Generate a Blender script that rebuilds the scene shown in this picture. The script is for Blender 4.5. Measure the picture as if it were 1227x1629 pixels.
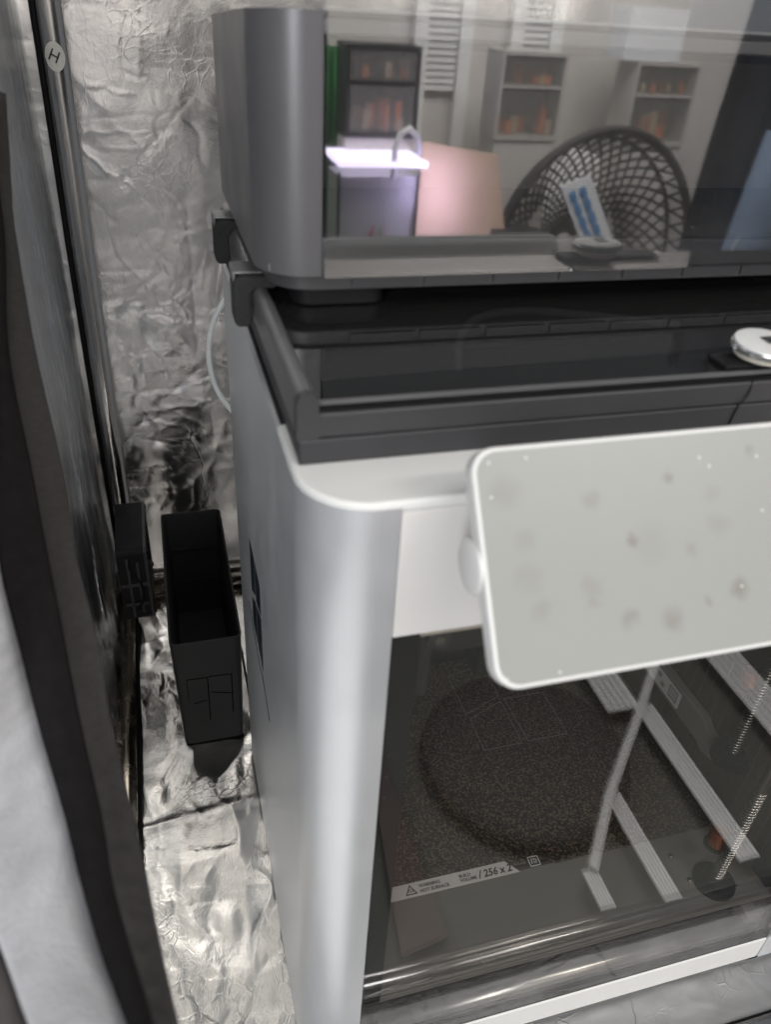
import bpy, bmesh, math, random
import numpy as np
from mathutils import Vector, Matrix
random.seed(4); rng = np.random.default_rng(7)
S = 0.001                      # everything below is written in millimetres
scn = bpy.context.scene
col = scn.collection
for o in list(bpy.data.objects): bpy.data.objects.remove(o)

# ------------------------------------------------------------------ camera
cd = bpy.data.cameras.new('camera'); cam = bpy.data.objects.new('camera', cd); col.objects.link(cam)
cam.location = (-0.0382, -0.2072, 0.6081)
cam.rotation_euler = (math.radians(55.71), math.radians(-3.22), math.radians(-15.34))
cd.sensor_fit = 'VERTICAL'; cd.sensor_height = 36.0; cd.lens = 36.0 * 1238.76 / 1629
cd.clip_start = 0.01; cd.clip_end = 50
cd.dof.use_dof = True; cd.dof.focus_distance = 0.60; cd.dof.aperture_fstop = 9.5
scn.camera = cam

# ------------------------------------------------------------------ world and lamps
w = bpy.data.worlds.new('World'); scn.world = w; w.use_nodes = True
bg = w.node_tree.nodes['Background']; bg.inputs[0].default_value = (0.86, 0.92, 1.0, 1); bg.inputs[1].default_value = 0.20
def area(name, loc, target, sx, sy, power, color):
    l = bpy.data.lights.new(name, 'AREA'); l.shape = 'RECTANGLE'; l.size = sx; l.size_y = sy; l.energy = power; l.color = color
    o = bpy.data.objects.new(name, l); col.objects.link(o); o.location = loc
    o.rotation_euler = (Vector(target) - Vector(loc)).to_track_quat('-Z', 'Y').to_euler(); return o
area('ceiling_lamp', (0.35, -0.75, 1.75), (0.3, -0.5, 0), 0.9, 0.7, 8.5, (1.0, 0.97, 0.93))
area('room_window', (-0.75, -1.45, 1.0), (0.05, 0.1, 0.35), 0.45, 1.3, 21, (0.95, 0.97, 1.0))
area('tent_lamp', (-0.05, 0.38, 1.15), (-0.05, 0.22, 0), 0.30, 0.26, .27, (1.0, 0.945, 0.86))
area('wall_fill_light', (0.95, -0.95, 1.45), (0.95, -1.75, 0.25), 0.9, 0.6, 40, (1.0, 0.97, 0.94))  # added fill without a seen source, lifts the mirrored room wall
scn.view_settings.view_transform = 'Standard'; scn.view_settings.look = 'None'
scn.view_settings.exposure = 0.0; scn.view_settings.gamma = 1.0
scn.cycles.use_denoising = True; scn.cycles.adaptive_threshold = .02
scn.cycles.max_bounces = 7; scn.cycles.glossy_bounces = 5; scn.cycles.diffuse_bounces = 3; scn.cycles.transparent_max_bounces = 10
scn.cycles.sample_clamp_indirect = 6.0

# ------------------------------------------------------------------ materials
MT = {}
def nodes(name):
    m = bpy.data.materials.new(name); m.use_nodes = True; nt = m.node_tree
    return m, nt, nt.nodes['Principled BSDF'], nt.nodes['Material Output']
def N(nt, t, **kw):
    n = nt.nodes.new(t)
    for k, v in kw.items():
        if k in n.inputs: n.inputs[k].default_value = v
        else: setattr(n, k, v)
    return n
def mapping(nt, scale=(1, 1, 1)):
    tc = N(nt, 'ShaderNodeTexCoord'); mp = N(nt, 'ShaderNodeMapping'); mp.inputs['Scale'].default_value = scale
    nt.links.new(tc.outputs['Object'], mp.inputs[0]); return mp.outputs[0]
def mat(name, color, rough=.5, metal=0., var=.0, vscale=60., bump=0., bscale=900., spec=.5, stretch=(1, 1, 1), coat=0., rvar=0.):
    m, nt, b, out = nodes(name)
    b.inputs['Base Color'].default_value = (*color, 1); b.inputs['Roughness'].default_value = rough
    b.inputs['Metallic'].default_value = metal; b.inputs['Specular IOR Level'].default_value = spec
    if coat: b.inputs['Coat Weight'].default_value = coat; b.inputs['Coat Roughness'].default_value = .08
    v = mapping(nt, stretch)
    if var or rvar:
        n = N(nt, 'ShaderNodeTexNoise', Scale=vscale, Detail=5.0); nt.links.new(v, n.inputs['Vector'])
    if var:
        r = N(nt, 'ShaderNodeMix', data_type='RGBA')
        r.inputs[6].default_value = (*[c * (1 - var) for c in color], 1); r.inputs[7].default_value = (*[min(1, c * (1 + var)) for c in color], 1)
        nt.links.new(n.outputs['Fac'], r.inputs[0]); nt.links.new(r.outputs[2], b.inputs['Base Color'])
    if rvar:
        mr = N(nt, 'ShaderNodeMapRange'); mr.inputs[1].default_value = .3; mr.inputs[2].default_value = .7
        mr.inputs[3].default_value = max(.02, rough - rvar); mr.inputs[4].default_value = rough + rvar
        nt.links.new(n.outputs['Fac'], mr.inputs[0]); nt.links.new(mr.outputs[0], b.inputs['Roughness'])
    if bump:
        n2 = N(nt, 'ShaderNodeTexNoise', Scale=bscale, Detail=3.0); nt.links.new(v, n2.inputs['Vector'])
        bp = N(nt, 'ShaderNodeBump', Strength=bump, Distance=.0004); nt.links.new(n2.outputs['Fac'], bp.inputs['Height']); nt.links.new(bp.outputs[0], b.inputs['Normal'])
    MT[name] = m; return m
mat('silver', (.80, .81, .83), .36, .72, var=.02, vscale=40, bump=.05, bscale=2500, rvar=.04)
mat('white_plastic', (.74, .735, .71), .42, var=.03, vscale=30, bump=.06, bscale=2200)
mat('panel_white', (.70, .68, .655), .45, var=.03, vscale=25, bump=.06, bscale=2200)
mat('dark_plastic', (.043, .042, .044), .42, var=.12, vscale=50, bump=.12, bscale=1800)
mat('riser_low', (.034, .033, .036), .45, var=.12, vscale=50, bump=.12, bscale=1800)
mat('rail_grey', (.20, .20, .205), .32, .55, var=.12, vscale=80, bump=.12, bscale=1500)
mat('box_grey', (.125, .123, .128), .34, .35, var=.05, vscale=30, bump=.08, bscale=1800, rvar=.05)
mat('rim_grey', (.27, .265, .265), .45, var=.06, vscale=30)
mat('box_inside', (.17, .165, .16), .6, var=.15, vscale=20)
mat('black', (.007, .007, .008), .55, var=.3, vscale=90, bump=.15, spec=.2)
mat('black_rough', (.018, .018, .018), .85, var=.5, vscale=500, bump=.9, bscale=1400)
mat('bin_black', (.021, .021, .021), .6, var=.2, vscale=40, bump=.2, bscale=1500, spec=.3)
mat('bin_groove_dark', (.002, .002, .002), .9, spec=.0)
mat('inner_dark', (.022, .021, .021), .5, var=.3, vscale=30)
mat('liner_brown', (.060, .047, .038), .35, var=.4, vscale=25, stretch=(1, 1, 6))
mat('tray_grey', (.19, .187, .175), .45, .1, var=.08, vscale=25, bump=.1)
mat('strip_grey', (.66, .66, .64), .4, var=.04)
mat('print_dark', (.03, .03, .035), .5)
mat('logo_dark', (.020, .022, .030), .3)
mat('line_grey', (.22, .22, .22), .5)
mat('screw_steel', (.55, .54, .50), .25, 1.0)
mat('screw_dark', (.16, .15, .135), .35, 1.0)
mat('bar_metal', (.52, .51, .48), .28, .9, var=.06, vscale=30)
mat('copper', (.42, .13, .06), .35, .6, var=.2, vscale=90)
mat('tube_white', (.84, .88, .86), .35, var=.04)
mat('pole_chrome', (.58, .555, .53), .2, 1.0, var=.1, vscale=40, stretch=(1, 1, .1), rvar=.08)
mat('pole_warm', (.68, .61, .51), .24, 1.0, var=.15, vscale=60, rvar=.08)
mat('cloth', (.44, .44, .455), .9, var=.38, vscale=95, bump=1.0, bscale=900, stretch=(.5, .5, 3), spec=.2)
mat('binding', (.011, .010, .010), .85, var=.4, vscale=200, bump=.6, bscale=1100, spec=.1)
mat('mesh_band', (.040, .037, .036), .8, var=.35, vscale=260, bump=.8, bscale=1300, spec=.25, stretch=(1, 1, 3))
mat('tent_dark', (.06, .055, .052), .85, var=.2, vscale=120, bump=.5)
mat('sticker', (.66, .65, .60), .6, var=.05)
mat('puck_white', (.72, .72, .70), .35)
mat('puck_ring', (.62, .62, .62), .2, .9)
mat('cream', (.62, .58, .50), .4)
# reflected room
mat('room_wall', (.62, .59, .56), .8, var=.03, vscale=5)
mat('white_paint', (.85, .85, .83), .6)
mat('brown_card', (.125, .095, .085), .85, var=.15, vscale=20)
mat('blocker', (.055, .052, .050), .7, var=.3, vscale=20)
mat('reflector', (.115, .118, .105), .9, var=.15, vscale=14)
mat('green', (.02, .22, .05), .6, var=.3, vscale=30)
mat('orange', (.75, .20, .04), .5, var=.3, vscale=30)
mat('rack_black', (.02, .02, .022), .5)
mat('clear_grey', (.50, .48, .45), .3)
mat('cardboard', (.60, .44, .29), .85, var=.1, vscale=10)
mat('wicker', (.030, .026, .024), .6)
mat('cushion', (.80, .79, .77), .9)
mat('paper', (.80, .81, .82), .7)
mat('blue_print', (.10, .28, .55), .6)
mat('navy', (.022, .030, .055), .7, var=.4, vscale=8)
mat('denim', (.16, .22, .32), .8, var=.3, vscale=20)
mat('leaf', (.06, .20, .04), .6)
mat('red_leaf', (.40, .03, .04), .6)
mat('water_grey', (.35, .36, .33), .3)

def emit(name, color, s):
    m, nt, b, out = nodes(name); b.inputs['Emission Color'].default_value = (*color, 1); b.inputs['Emission Strength'].default_value = s; MT[name] = m
emit('aqua_led', (.78, .68, 1.0), 5)

def glass(name, ior, tint, rough, haze=0., dust_haze=0.):
    """thin clear sheet: Fresnel mirror over tinted see-through"""
    m, nt, b, out = nodes(name); nt.nodes.remove(b)
    fr = N(nt, 'ShaderNodeFresnel'); fr.inputs[0].default_value = ior
    # the same Fresnel for both faces
    geo = N(nt, 'ShaderNodeNewGeometry')
    io = N(nt, 'ShaderNodeMix'); io.inputs[2].default_value = ior; io.inputs[3].default_value = 1 / ior
    tr = N(nt, 'ShaderNodeBsdfTransparent'); tr.inputs[0].default_value = (*tint, 1)
    gl = N(nt, 'ShaderNodeBsdfGlossy'); gl.inputs['Roughness'].default_value = rough; gl.inputs['Color'].default_value = (1, 1, 1, 1)
    n = N(nt, 'ShaderNodeTexNoise', Scale=9.0, Detail=4.0); v = mapping(nt); nt.links.new(v, n.inputs['Vector'])
    bp = N(nt, 'ShaderNodeBump', Strength=.02, Distance=.0006); nt.links.new(n.outputs['Fac'], bp.inputs['Height']); nt.links.new(bp.outputs[0], gl.inputs['Normal'])
    nt.links.new(geo.outputs['Backfacing'], io.inputs[0]); nt.links.new(io.outputs[0], fr.inputs[0])
    mx = N(nt, 'ShaderNodeMixShader'); nt.links.new(fr.outputs[0], mx.inputs[0]); nt.links.new(tr.outputs[0], mx.inputs[1]); nt.links.new(gl.outputs[0], mx.inputs[2])
    last = mx
    if dust_haze:  # speckled dust layer, also added as a grey haze over the glass
        df = N(nt, 'ShaderNodeBsdfDiffuse'); df.inputs[0].default_value = (.7, .7, .68, 1)
        n3 = N(nt, 'ShaderNodeTexNoise', Scale=700.0, Detail=2.0); nt.links.new(v, n3.inputs['Vector'])
        mr = N(nt, 'ShaderNodeMapRange'); mr.inputs[1].default_value = .62; mr.inputs[2].default_value = .8; mr.inputs[3].default_value = dust_haze * .25; mr.inputs[4].default_value = dust_haze * 2.5
        nt.links.new(n3.outputs['Fac'], mr.inputs[0])
        m2 = N(nt, 'ShaderNodeMixShader'); nt.links.new(mr.outputs[0], m2.inputs[0]); nt.links.new(last.outputs[0], m2.inputs[1]); nt.links.new(df.outputs[0], m2.inputs[2]); last = m2
    nt.links.new(last.outputs[0], out.inputs[0]); MT[name] = m
glass('pane', 2.25, (.80, .80, .80), .026, dust_haze=.028)
glass('lid_glass', 3.0, (.42, .42, .42), .025, dust_haze=.045)
glass('door_glass', 1.58, (.86, .85, .84), .012, dust_haze=.004)

def frosted(name, color, a):
    m, nt, b, out = nodes(name); b.inputs['Base Color'].default_value = (*color, 1); b.inputs['Roughness'].default_value = .3; b.inputs['Alpha'].default_value = a; MT[name] = m
frosted('frosted', (.42, .41, .38), .22)
frosted('film', (.75, .78, .82), .35)

def foil(name, base, rough, crack, fine, stretch=(1, 1, 1), dist=.0012):
    m, nt, b, out = nodes(name)
    b.inputs['Metallic'].default_value = 1.0; b.inputs['Roughness'].default_value = rough; b.inputs['Base Color'].default_value = (*base, 1)
    v = mapping(nt, stretch)
    # warped coordinates, so that creases wander
    nw = N(nt, 'ShaderNodeTexNoise', Scale=11.0, Detail=4.0); nt.links.new(v, nw.inputs['Vector'])
    vm = N(nt, 'ShaderNodeVectorMath', operation='MULTIPLY_ADD'); vm.inputs[1].default_value = (.09, .09, .09); nt.links.new(nw.outputs['Color'], vm.inputs[0]); nt.links.new(v, vm.inputs[2])
    vo = N(nt, 'ShaderNodeTexVoronoi', feature='DISTANCE_TO_EDGE', Scale=17.0); nt.links.new(vm.outputs[0], vo.inputs['Vector'])
    r1 = N(nt, 'ShaderNodeMapRange'); r1.inputs[1].default_value = 0.; r1.inputs[2].default_value = .020; r1.inputs[3].default_value = 1.; r1.inputs[4].default_value = 0.
    nt.links.new(vo.outputs['Distance'], r1.inputs[0])
    mask = N(nt, 'ShaderNodeTexNoise', Scale=7.0, Detail=2.0); nt.links.new(v, mask.inputs['Vector'])
    rm = N(nt, 'ShaderNodeMapRange'); rm.inputs[1].default_value = .53; rm.inputs[2].default_value = .68; nt.links.new(mask.outputs['Fac'], rm.inputs[0])
    c1 = N(nt, 'ShaderNodeMath', operation='MULTIPLY'); nt.links.new(r1.outputs[0], c1.inputs[0]); nt.links.new(rm.outputs[0], c1.inputs[1])
    v2 = N(nt, 'ShaderNodeTexVoronoi', feature='DISTANCE_TO_EDGE', Scale=85.0); nt.links.new(vm.outputs[0], v2.inputs['Vector'])
    r2 = N(nt, 'ShaderNodeMapRange'); r2.inputs[1].default_value = 0.; r2.inputs[2].default_value = .08; r2.inputs[3].default_value = .6; r2.inputs[4].default_value = 0.
    nt.links.new(v2.outputs['Distance'], r2.inputs[0])
    m2 = N(nt, 'ShaderNodeTexNoise', Scale=16.0, Detail=2.0); nt.links.new(vm.outputs[0], m2.inputs['Vector'])
    rm2 = N(nt, 'ShaderNodeMapRange'); rm2.inputs[1].default_value = .46; rm2.inputs[2].default_value = .64; nt.links.new(m2.outputs['Fac'], rm2.inputs[0])
    c2 = N(nt, 'ShaderNodeMath', operation='MULTIPLY'); nt.links.new(r2.outputs[0], c2.inputs[0]); nt.links.new(rm2.outputs[0], c2.inputs[1])
    fn = N(nt, 'ShaderNodeTexNoise', Scale=170.0, Detail=7.0, Roughness=.68); nt.links.new(v, fn.inputs['Vector'])
    f2 = N(nt, 'ShaderNodeMath', operation='MULTIPLY'); f2.inputs[1].default_value = fine; nt.links.new(fn.outputs['Fac'], f2.inputs[0])
    cs = N(nt, 'ShaderNodeMath', operation='ADD'); nt.links.new(c1.outputs[0], cs.inputs[0]); nt.links.new(c2.outputs[0], cs.inputs[1])
    ck = N(nt, 'ShaderNodeMath', operation='MULTIPLY'); ck.inputs[1].default_value = crack; nt.links.new(cs.outputs[0], ck.inputs[0])
    a2 = N(nt, 'ShaderNodeMath', operation='ADD'); nt.links.new(ck.outputs[0], a2.inputs[0]); nt.links.new(f2.outputs[0], a2.inputs[1])
    bp = N(nt, 'ShaderNodeBump', Strength=1.0, Distance=dist); nt.links.new(a2.outputs[0], bp.inputs['Height']); nt.links.new(bp.outputs[0], b.inputs['Normal'])
    MT[name] = m
foil('foil_back', (.91, .895, .88), .25, .11, .24)
foil('foil_floor', (.80, .78, .745), .12, .16, .30)
foil('foil_darkened', (.34, .34, .34), .55, .3, .10)  # darker copy of the foil, dim reflections put into its colour
foil('foil_left', (.74, .76, .78), .24, .8, .3, (1, 2.4, .2))

# display film greyed by a painted ceiling reflection, finger marks and specks of dust
m, nt, b, out = nodes('display_film'); v = mapping(nt)
b.inputs['Roughness'].default_value = .38
nz = N(nt, 'ShaderNodeTexNoise', Scale=130.0, Detail=4.0); nt.links.new(v, nz.inputs['Vector'])
vm = N(nt, 'ShaderNodeVectorMath', operation='MULTIPLY_ADD'); vm.inputs[1].default_value = (.007, .007, .007); nt.links.new(nz.outputs['Color'], vm.inputs[0]); nt.links.new(v, vm.inputs[2])
SMUDGE = [(70, 62, 3.4, .75), (54, 42, 3.0, .8), (92, 21, 4.2, .75), (65, 14, 5.5, .55), (40, 57, 4, .4), (10, 63, 6, .32), (16, 47, 5, .28), (37, 29, 5, .3), (49, 16, 4.4, .5), (75, 37, 3.4, .4), (80, 18, 2.4, .5), (37, 24, 3, .35), (18, 24, 5, .3), (103, 68, 3.2, .45), (86, 55, 4, .22), (88, 44, 5.5, .25), (15, 34, 6, .22), (120, 35, 5, .3), (60, 40, 9, .15)]
mu2 = None
SM = []
for (sa, sb, sr, ss) in SMUDGE:
    dn = N(nt, 'ShaderNodeVectorMath', operation='DISTANCE'); SM.append((dn, sa, sb)); nt.links.new(vm.outputs[0], dn.inputs[0])
    mr = N(nt, 'ShaderNodeMapRange'); mr.interpolation_type = 'SMOOTHSTEP'; mr.inputs[1].default_value = sr * .15e-3; mr.inputs[2].default_value = sr * 1.15e-3; mr.inputs[3].default_value = ss * .7; mr.inputs[4].default_value = 0; nt.links.new(dn.outputs['Value'], mr.inputs[0])
    if mu2 is None: mu2 = mr
    else:
        ad = N(nt, 'ShaderNodeMath', operation='MAXIMUM'); nt.links.new(mu2.outputs[0], ad.inputs[0]); nt.links.new(mr.outputs[0], ad.inputs[1]); mu2 = ad
mx = N(nt, 'ShaderNodeMix', data_type='RGBA'); mx.inputs[6].default_value = (.30, .305, .285, 1); mx.inputs[7].default_value = (.15, .125, .105, 1)
nt.links.new(mu2.outputs[0], mx.inputs[0]); nt.links.new(mx.outputs[2], b.inputs['Base Color']); MT['display_film'] = m

# build plate: textured dark sheet with golden speckle
m, nt, b, out = nodes('plate_texture'); v = mapping(nt)
n1 = N(nt, 'ShaderNodeTexNoise', Scale=620.0, Detail=3.0); nt.links.new(v, n1.inputs['Vector'])
cr = N(nt, 'ShaderNodeValToRGB'); cr.color_ramp.elements[0].position = .47; cr.color_ramp.elements[0].color = (.012, .011, .010, 1); cr.color_ramp.elements[1].position = .68; cr.color_ramp.elements[1].color = (.20, .15, .10, 1)
nt.links.new(n1.outputs['Fac'], cr.inputs[0]); nt.links.new(cr.outputs[0], b.inputs['Base Color']); b.inputs['Roughness'].default_value = .5
bp = N(nt, 'ShaderNodeBump', Strength=.5, Distance=.0005); nt.links.new(n1.outputs['Fac'], bp.inputs['Height']); nt.links.new(bp.outputs[0], b.inputs['Normal']); MT['plate_texture'] = m

# ------------------------------------------------------------------ builders
def tag(o, label=None, cat=None, group=None, kind=None):
    for k, v in (('label', label), ('category', cat), ('group', group), ('kind', kind)):
        if v: o[k] = v
    return o
def thing(name, base, label, cat, group=None):
    o = bpy.data.objects.new(name, None); col.objects.link(o); o.location = Vector(base) * S; o.empty_display_size = .02
    o['_b'] = list(base); return tag(o, label, cat, group)
def wbase(p):
    b = Vector((0, 0, 0))
    while p is not None:
        b += p.location / S; p = p.parent
    return b
def obj(name, vs, fs, m, parent=None, smooth=False, base=None, sharp=None):
    """vs in world mm; mesh is stored relative to its parent (or to base)"""
    b = wbase(parent) if parent is not None else Vector(base or (0, 0, 0))
    me = bpy.data.meshes.new(name)
    arr = (np.asarray(vs, float) - np.array(b)) * S
    me.from_pydata(arr.tolist(), [], [list(f) for f in fs]); me.update()
    bm = bmesh.new(); bm.from_mesh(me); bmesh.ops.recalc_face_normals(bm, faces=bm.faces); bm.to_mesh(me); bm.free()
    me.materials.append(MT[m])
    if smooth:
        me.shade_smooth()
        if sharp: me.set_sharp_from_angle(angle=math.radians(sharp))
    o = bpy.data.objects.new(name, me); col.objects.link(o)
    if parent is not None: o.parent = parent
    else: o.location = b * S
    return o
def box(x0, x1, y0, y1, z0, z1):
    vs = [(x, y, z) for x in (x0, x1) for y in (y0, y1) for z in (z0, z1)]
    return vs, [(0, 1, 3, 2), (4, 6, 7, 5), (0, 4, 5, 1), (2, 3, 7, 6), (0, 2, 6, 4), (1, 5, 7, 3)]
def merge(*parts):
    vs, fs = [], []
    for v, f in parts:
        k = len(vs); vs += list(v); fs += [tuple(i + k for i in q) for q in f]
    return vs, fs
def bev(o, wmm, seg=3):
    md = o.modifiers.new('bevel', 'BEVEL'); md.width = wmm * S; md.segments = seg; md.limit_method = 'ANGLE'; md.angle_limit = math.radians(40)
    md.harden_normals = False
    o.data.shade_smooth(); o.data.set_sharp_from_angle(angle=math.radians(50)); return o
def bbox(name, b, m, parent=None, r=1., base=None): return bev(obj(name, *box(*b), m, parent, base=base), r)
def prism(poly, z0, z1, axis=2):
    """extrude a 2D outline along an axis: axis 2 (x,y) ; 0 (y,z) ; 1 (x,z)"""
    n = len(poly)
    def P(a, b, t): return (a, b, t) if axis == 2 else ((t, a, b) if axis == 0 else (a, t, b))
    vs = [P(a, b, z0) for a, b in poly] + [P(a, b, z1) for a, b in poly]
    fs = [tuple(range(n))[::-1], tuple(range(n, 2 * n))] + [(i, (i + 1) % n, n + (i + 1) % n, n + i) for i in range(n)]
    return vs, fs
def rrect(x0, x1, y0, y1, r, seg=8):
    pts = []
    for cx, cy, a0 in ((x1 - r, y1 - r, 0), (x0 + r, y1 - r, 90), (x0 + r, y0 + r, 180), (x1 - r, y0 + r, 270)):
        for i in range(seg + 1):
            a = math.radians(a0 + 90 * i / seg); pts.append((cx + r * math.cos(a), cy + r * math.sin(a)))
    return pts
def arc(cx, cy, r, a0, a1, n=12): return [(cx + r * math.cos(math.radians(a0 + (a1 - a0) * i / n)), cy + r * math.sin(math.radians(a0 + (a1 - a0) * i / n))) for i in range(n + 1)]
def wallpath(path, th, z0, z1, ztop=None):
    """upright wall along a plan path, th to the right-hand side of its run"""
    p = np.array(path, float); d = np.gradient(p, axis=0); nn = np.stack([d[:, 1], -d[:, 0]], 1); nn /= np.linalg.norm(nn, axis=1)[:, None]
    q = p + nn * th; n = len(p); vs = []
    zt = [z1] * n if ztop is None else ztop
    for i in range(n): vs += [(*p[i], z0), (*p[i], zt[i]), (*q[i], zt[i]), (*q[i], z0)]
    fs = []
    for i in range(n - 1):
        for k in range(4): fs.append((4 * i + k, 4 * i + (k + 1) % 4, 4 * i + 4 + (k + 1) % 4, 4 * i + 4 + k))
    fs += [(0, 1, 2, 3), tuple(4 * (n - 1) + k for k in (3, 2, 1, 0))]
    return vs, fs
def tube(pts, r, n=10, cap=True, radii=None):
    P = [Vector(p) for p in pts]; vs, fs = [], []
    t0 = (P[1] - P[0]).normalized(); u = t0.orthogonal().normalized()
    for i, p in enumerate(P):
        t = (P[min(i + 1, len(P) - 1)] - P[max(i - 1, 0)]).normalized()
        u = (u - t * u.dot(t)).normalized(); v = t.cross(u); rr = radii[i] if radii else r
        for k in range(n):
            a = 2 * math.pi * k / n; vs.append(tuple(p + (u * math.cos(a) + v * math.sin(a)) * rr))
    for i in range(len(P) - 1):
        for k in range(n): fs.append((i * n + k, i * n + (k + 1) % n, (i + 1) * n + (k + 1) % n, (i + 1) * n + k))
    if cap: fs += [tuple(range(n))[::-1], tuple(range((len(P) - 1) * n, len(P) * n))]
    return vs, fs
def lathe(prof, c, axis=(0, 0, 1), n=32):
    """prof: (radius, height) list about an axis through c"""
    A = Vector(axis).normalized(); u = A.orthogonal().normalized(); v = A.cross(u); C = Vector(c); vs, fs = [], []
    for r, h in prof:
        for k in range(n):
            a = 2 * math.pi * k / n; vs.append(tuple(C + A * h + (u * math.cos(a) + v * math.sin(a)) * max(r, 1e-4)))
    for i in range(len(prof) - 1):
        for k in range(n): fs.append((i * n + k, i * n + (k + 1) % n, (i + 1) * n + (k + 1) % n, (i + 1) * n + k))
    fs += [tuple(range(n))[::-1], tuple(range((len(prof) - 1) * n, len(prof) * n))]
    return vs, fs
def spline(pts, n=8):
    P = [Vector(p) for p in pts]; out = []
    for i in range(len(P) - 1):
        a, b, c, d = P[max(i - 1, 0)], P[i], P[i + 1], P[min(i + 2, len(P) - 1)]
        for k in range(n):
            t = k / n; out.append(tuple(.5 * (2 * b + (c - a) * t + (2 * a - 5 * b + 4 * c - d) * t * t + (3 * b - a - 3 * c + d) * t ** 3)))
    out.append(tuple(P[-1])); return out
def text(name, body, size, origin, xdir, ydir, m, parent, th=.08, bold=False):
    cu = bpy.data.curves.new(name, 'FONT'); cu.body = body; cu.size = size; cu.resolution_u = 2; cu.extrude = 0
    if bold: cu.offset = size * .03
    t = bpy.data.objects.new(name, cu); col.objects.link(t); dg = bpy.context.evaluated_depsgraph_get()
    me = bpy.data.meshes.new_from_object(t.evaluated_get(dg)); bpy.data.objects.remove(t); bpy.data.curves.remove(cu)
    X, Y = Vector(xdir), Vector(ydir); O = Vector(origin)
    vs = [tuple(O + X * v.co.x + Y * v.co.y) for v in me.vertices]; fs = [tuple(p.vertices) for p in me.polygons]; bpy.data.meshes.remove(me)
    return obj(name, vs, fs, m, parent)
def stroke(pts, wd, nrm, th=.15):
    """flat thin lines through 3D points lying in a plane with normal nrm"""
    nv = Vector(nrm); parts = []
    for a, b in zip(pts[:-1], pts[1:]):
        a, b = Vector(a), Vector(b); d = (b - a).normalized(); s = d.cross(nv).normalized() * wd / 2; a = a - d * wd / 2; b = b + d * wd / 2
        v = [a - s, a + s, b + s, b - s]; v = [tuple(q) for q in v] + [tuple(q + nv * th) for q in v]
        parts.append((v, [(0, 1, 2, 3), (4, 5, 6, 7), (0, 1, 5, 4), (1, 2, 6, 5), (2, 3, 7, 6), (3, 0, 4, 7)]))
    return merge(*parts)

# value noise for the crumpled foil
_T = rng.random((256, 256)) * 2 - 1
def vnoise(x, y):
    xi = np.floor(x).astype(int); yi = np.floor(y).astype(int); fx = x - xi; fy = y - yi; fx = fx * fx * fx * (fx * (fx * 6 - 15) + 10); fy = fy * fy * fy * (fy * (fy * 6 - 15) + 10)
    g = lambda a, b: _T[a % 256, b % 256]
    return (g(xi, yi) * (1 - fx) + g(xi + 1, yi) * fx) * (1 - fy) + (g(xi, yi + 1) * (1 - fx) + g(xi + 1, yi + 1) * fx) * fy
def fbm(x, y, o=4, gain=.5):
    s = 0; a = 1
    for i in range(o): s = s + a * vnoise(x * 2 ** i + 17.3 * i, y * 2 ** i + 5.1 * i); a *= gain
    return s
def ridge(x, y, o=3): 
    s = 0; a = 1
    for i in range(o): s = s + a * (1 - np.abs(vnoise(x * 2 ** i + 9.7 * i, y * 2 ** i + 31.1 * i))) ** 3; a *= .5
    return s
def creases(x, y, segs, wd):
    h = np.zeros_like(x)
    for (ax, ay, bx, by, amp, ww) in segs:
        dx, dy = bx - ax, by - ay; L2 = dx * dx + dy * dy
        t = np.clip(((x - ax) * dx + (y - ay) * dy) / L2, 0, 1); wob = 2.5 * vnoise(x * .09 + ax, y * .09 + ay)
        d = np.hypot(x - ax - t * dx + wob, y - ay - t * dy + wob); h += amp * np.exp(-(d / (ww * wd)) ** 1.3) * np.clip(8 * t * (1 - t), 0, 1)
    return h
def sheet(name, us, vs_, f, m):
    U, V = np.meshgrid(us, vs_, indexing='ij'); X, Y, Z = f(U, V); n, k = U.shape
    vs = np.stack([X, Y, Z], -1).reshape(-1, 3)
    idx = np.arange(n * k).reshape(n, k); fs = np.stack([idx[:-1, :-1], idx[1:, :-1], idx[1:, 1:], idx[:-1, 1:]], -1).reshape(-1, 4)
    me = bpy.data.meshes.new(name); me.from_pydata((vs * S).tolist(), [], fs.tolist()); me.update(); me.shade_smooth(); me.materials.append(MT[m])
    o = bpy.data.objects.new(name, me); col.objects.link(o); return o
def rsegs(n, x0, x1, y0, y1, l0, l1, amp, ang=None):
    out = []
    for i in range(n):
        a = rng.uniform(0, 2 * math.pi) if ang is None else math.radians(rng.normal(*ang)); L = rng.uniform(l0, l1); x = rng.uniform(x0, x1); y = rng.uniform(y0, y1)
        out.append((x, y, x + L * math.cos(a), y + L * math.sin(a), amp * rng.choice([-1, 1]) * rng.uniform(.4, 1), rng.uniform(.6, 1.6)))
    return out

# ------------------------------------------------------------------ the tent: floor and foil walls
us = np.concatenate([np.arange(-126, 8, 1.3), np.arange(8, 470, 2.4)]); vv = np.arange(2.2, 556, 1.9)
sg = rsegs(40, 5, 460, -60, 5, 20, 60, .9) + rsegs(46, -120, 5, -30, 500, 25, 110, .9, (72, 28)) + rsegs(26, -120, 5, -30, 500, 15, 60, .7)
def ffloor(U, V):
    h = 2.9 * fbm(U / 34, V / 64, 2, .45) + .9 * ridge(U / 40 + .4 * fbm(U / 50, V / 50, 2), V / 70, 2) - 1.6 + creases(U, V, sg, 3.0) * .95
    amp = np.where(U > 6, np.where(V < 0, .35, .12), 1.) * np.where(U > 6, 1, np.clip((V + 37) / 60, .35, 1))
    h = h * amp
    h += 1.1 * np.exp(-((V - 232 - .10 * U) / 4.5) ** 2) * (U < 3)          # folded seam across the floor
    return U, V, h - 2.4 - 1.2 * (U > 4)
tag(sheet('floor', us, vv, ffloor, 'foil_floor'), 'crumpled silver foil floor of the tent', kind='structure')
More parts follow.
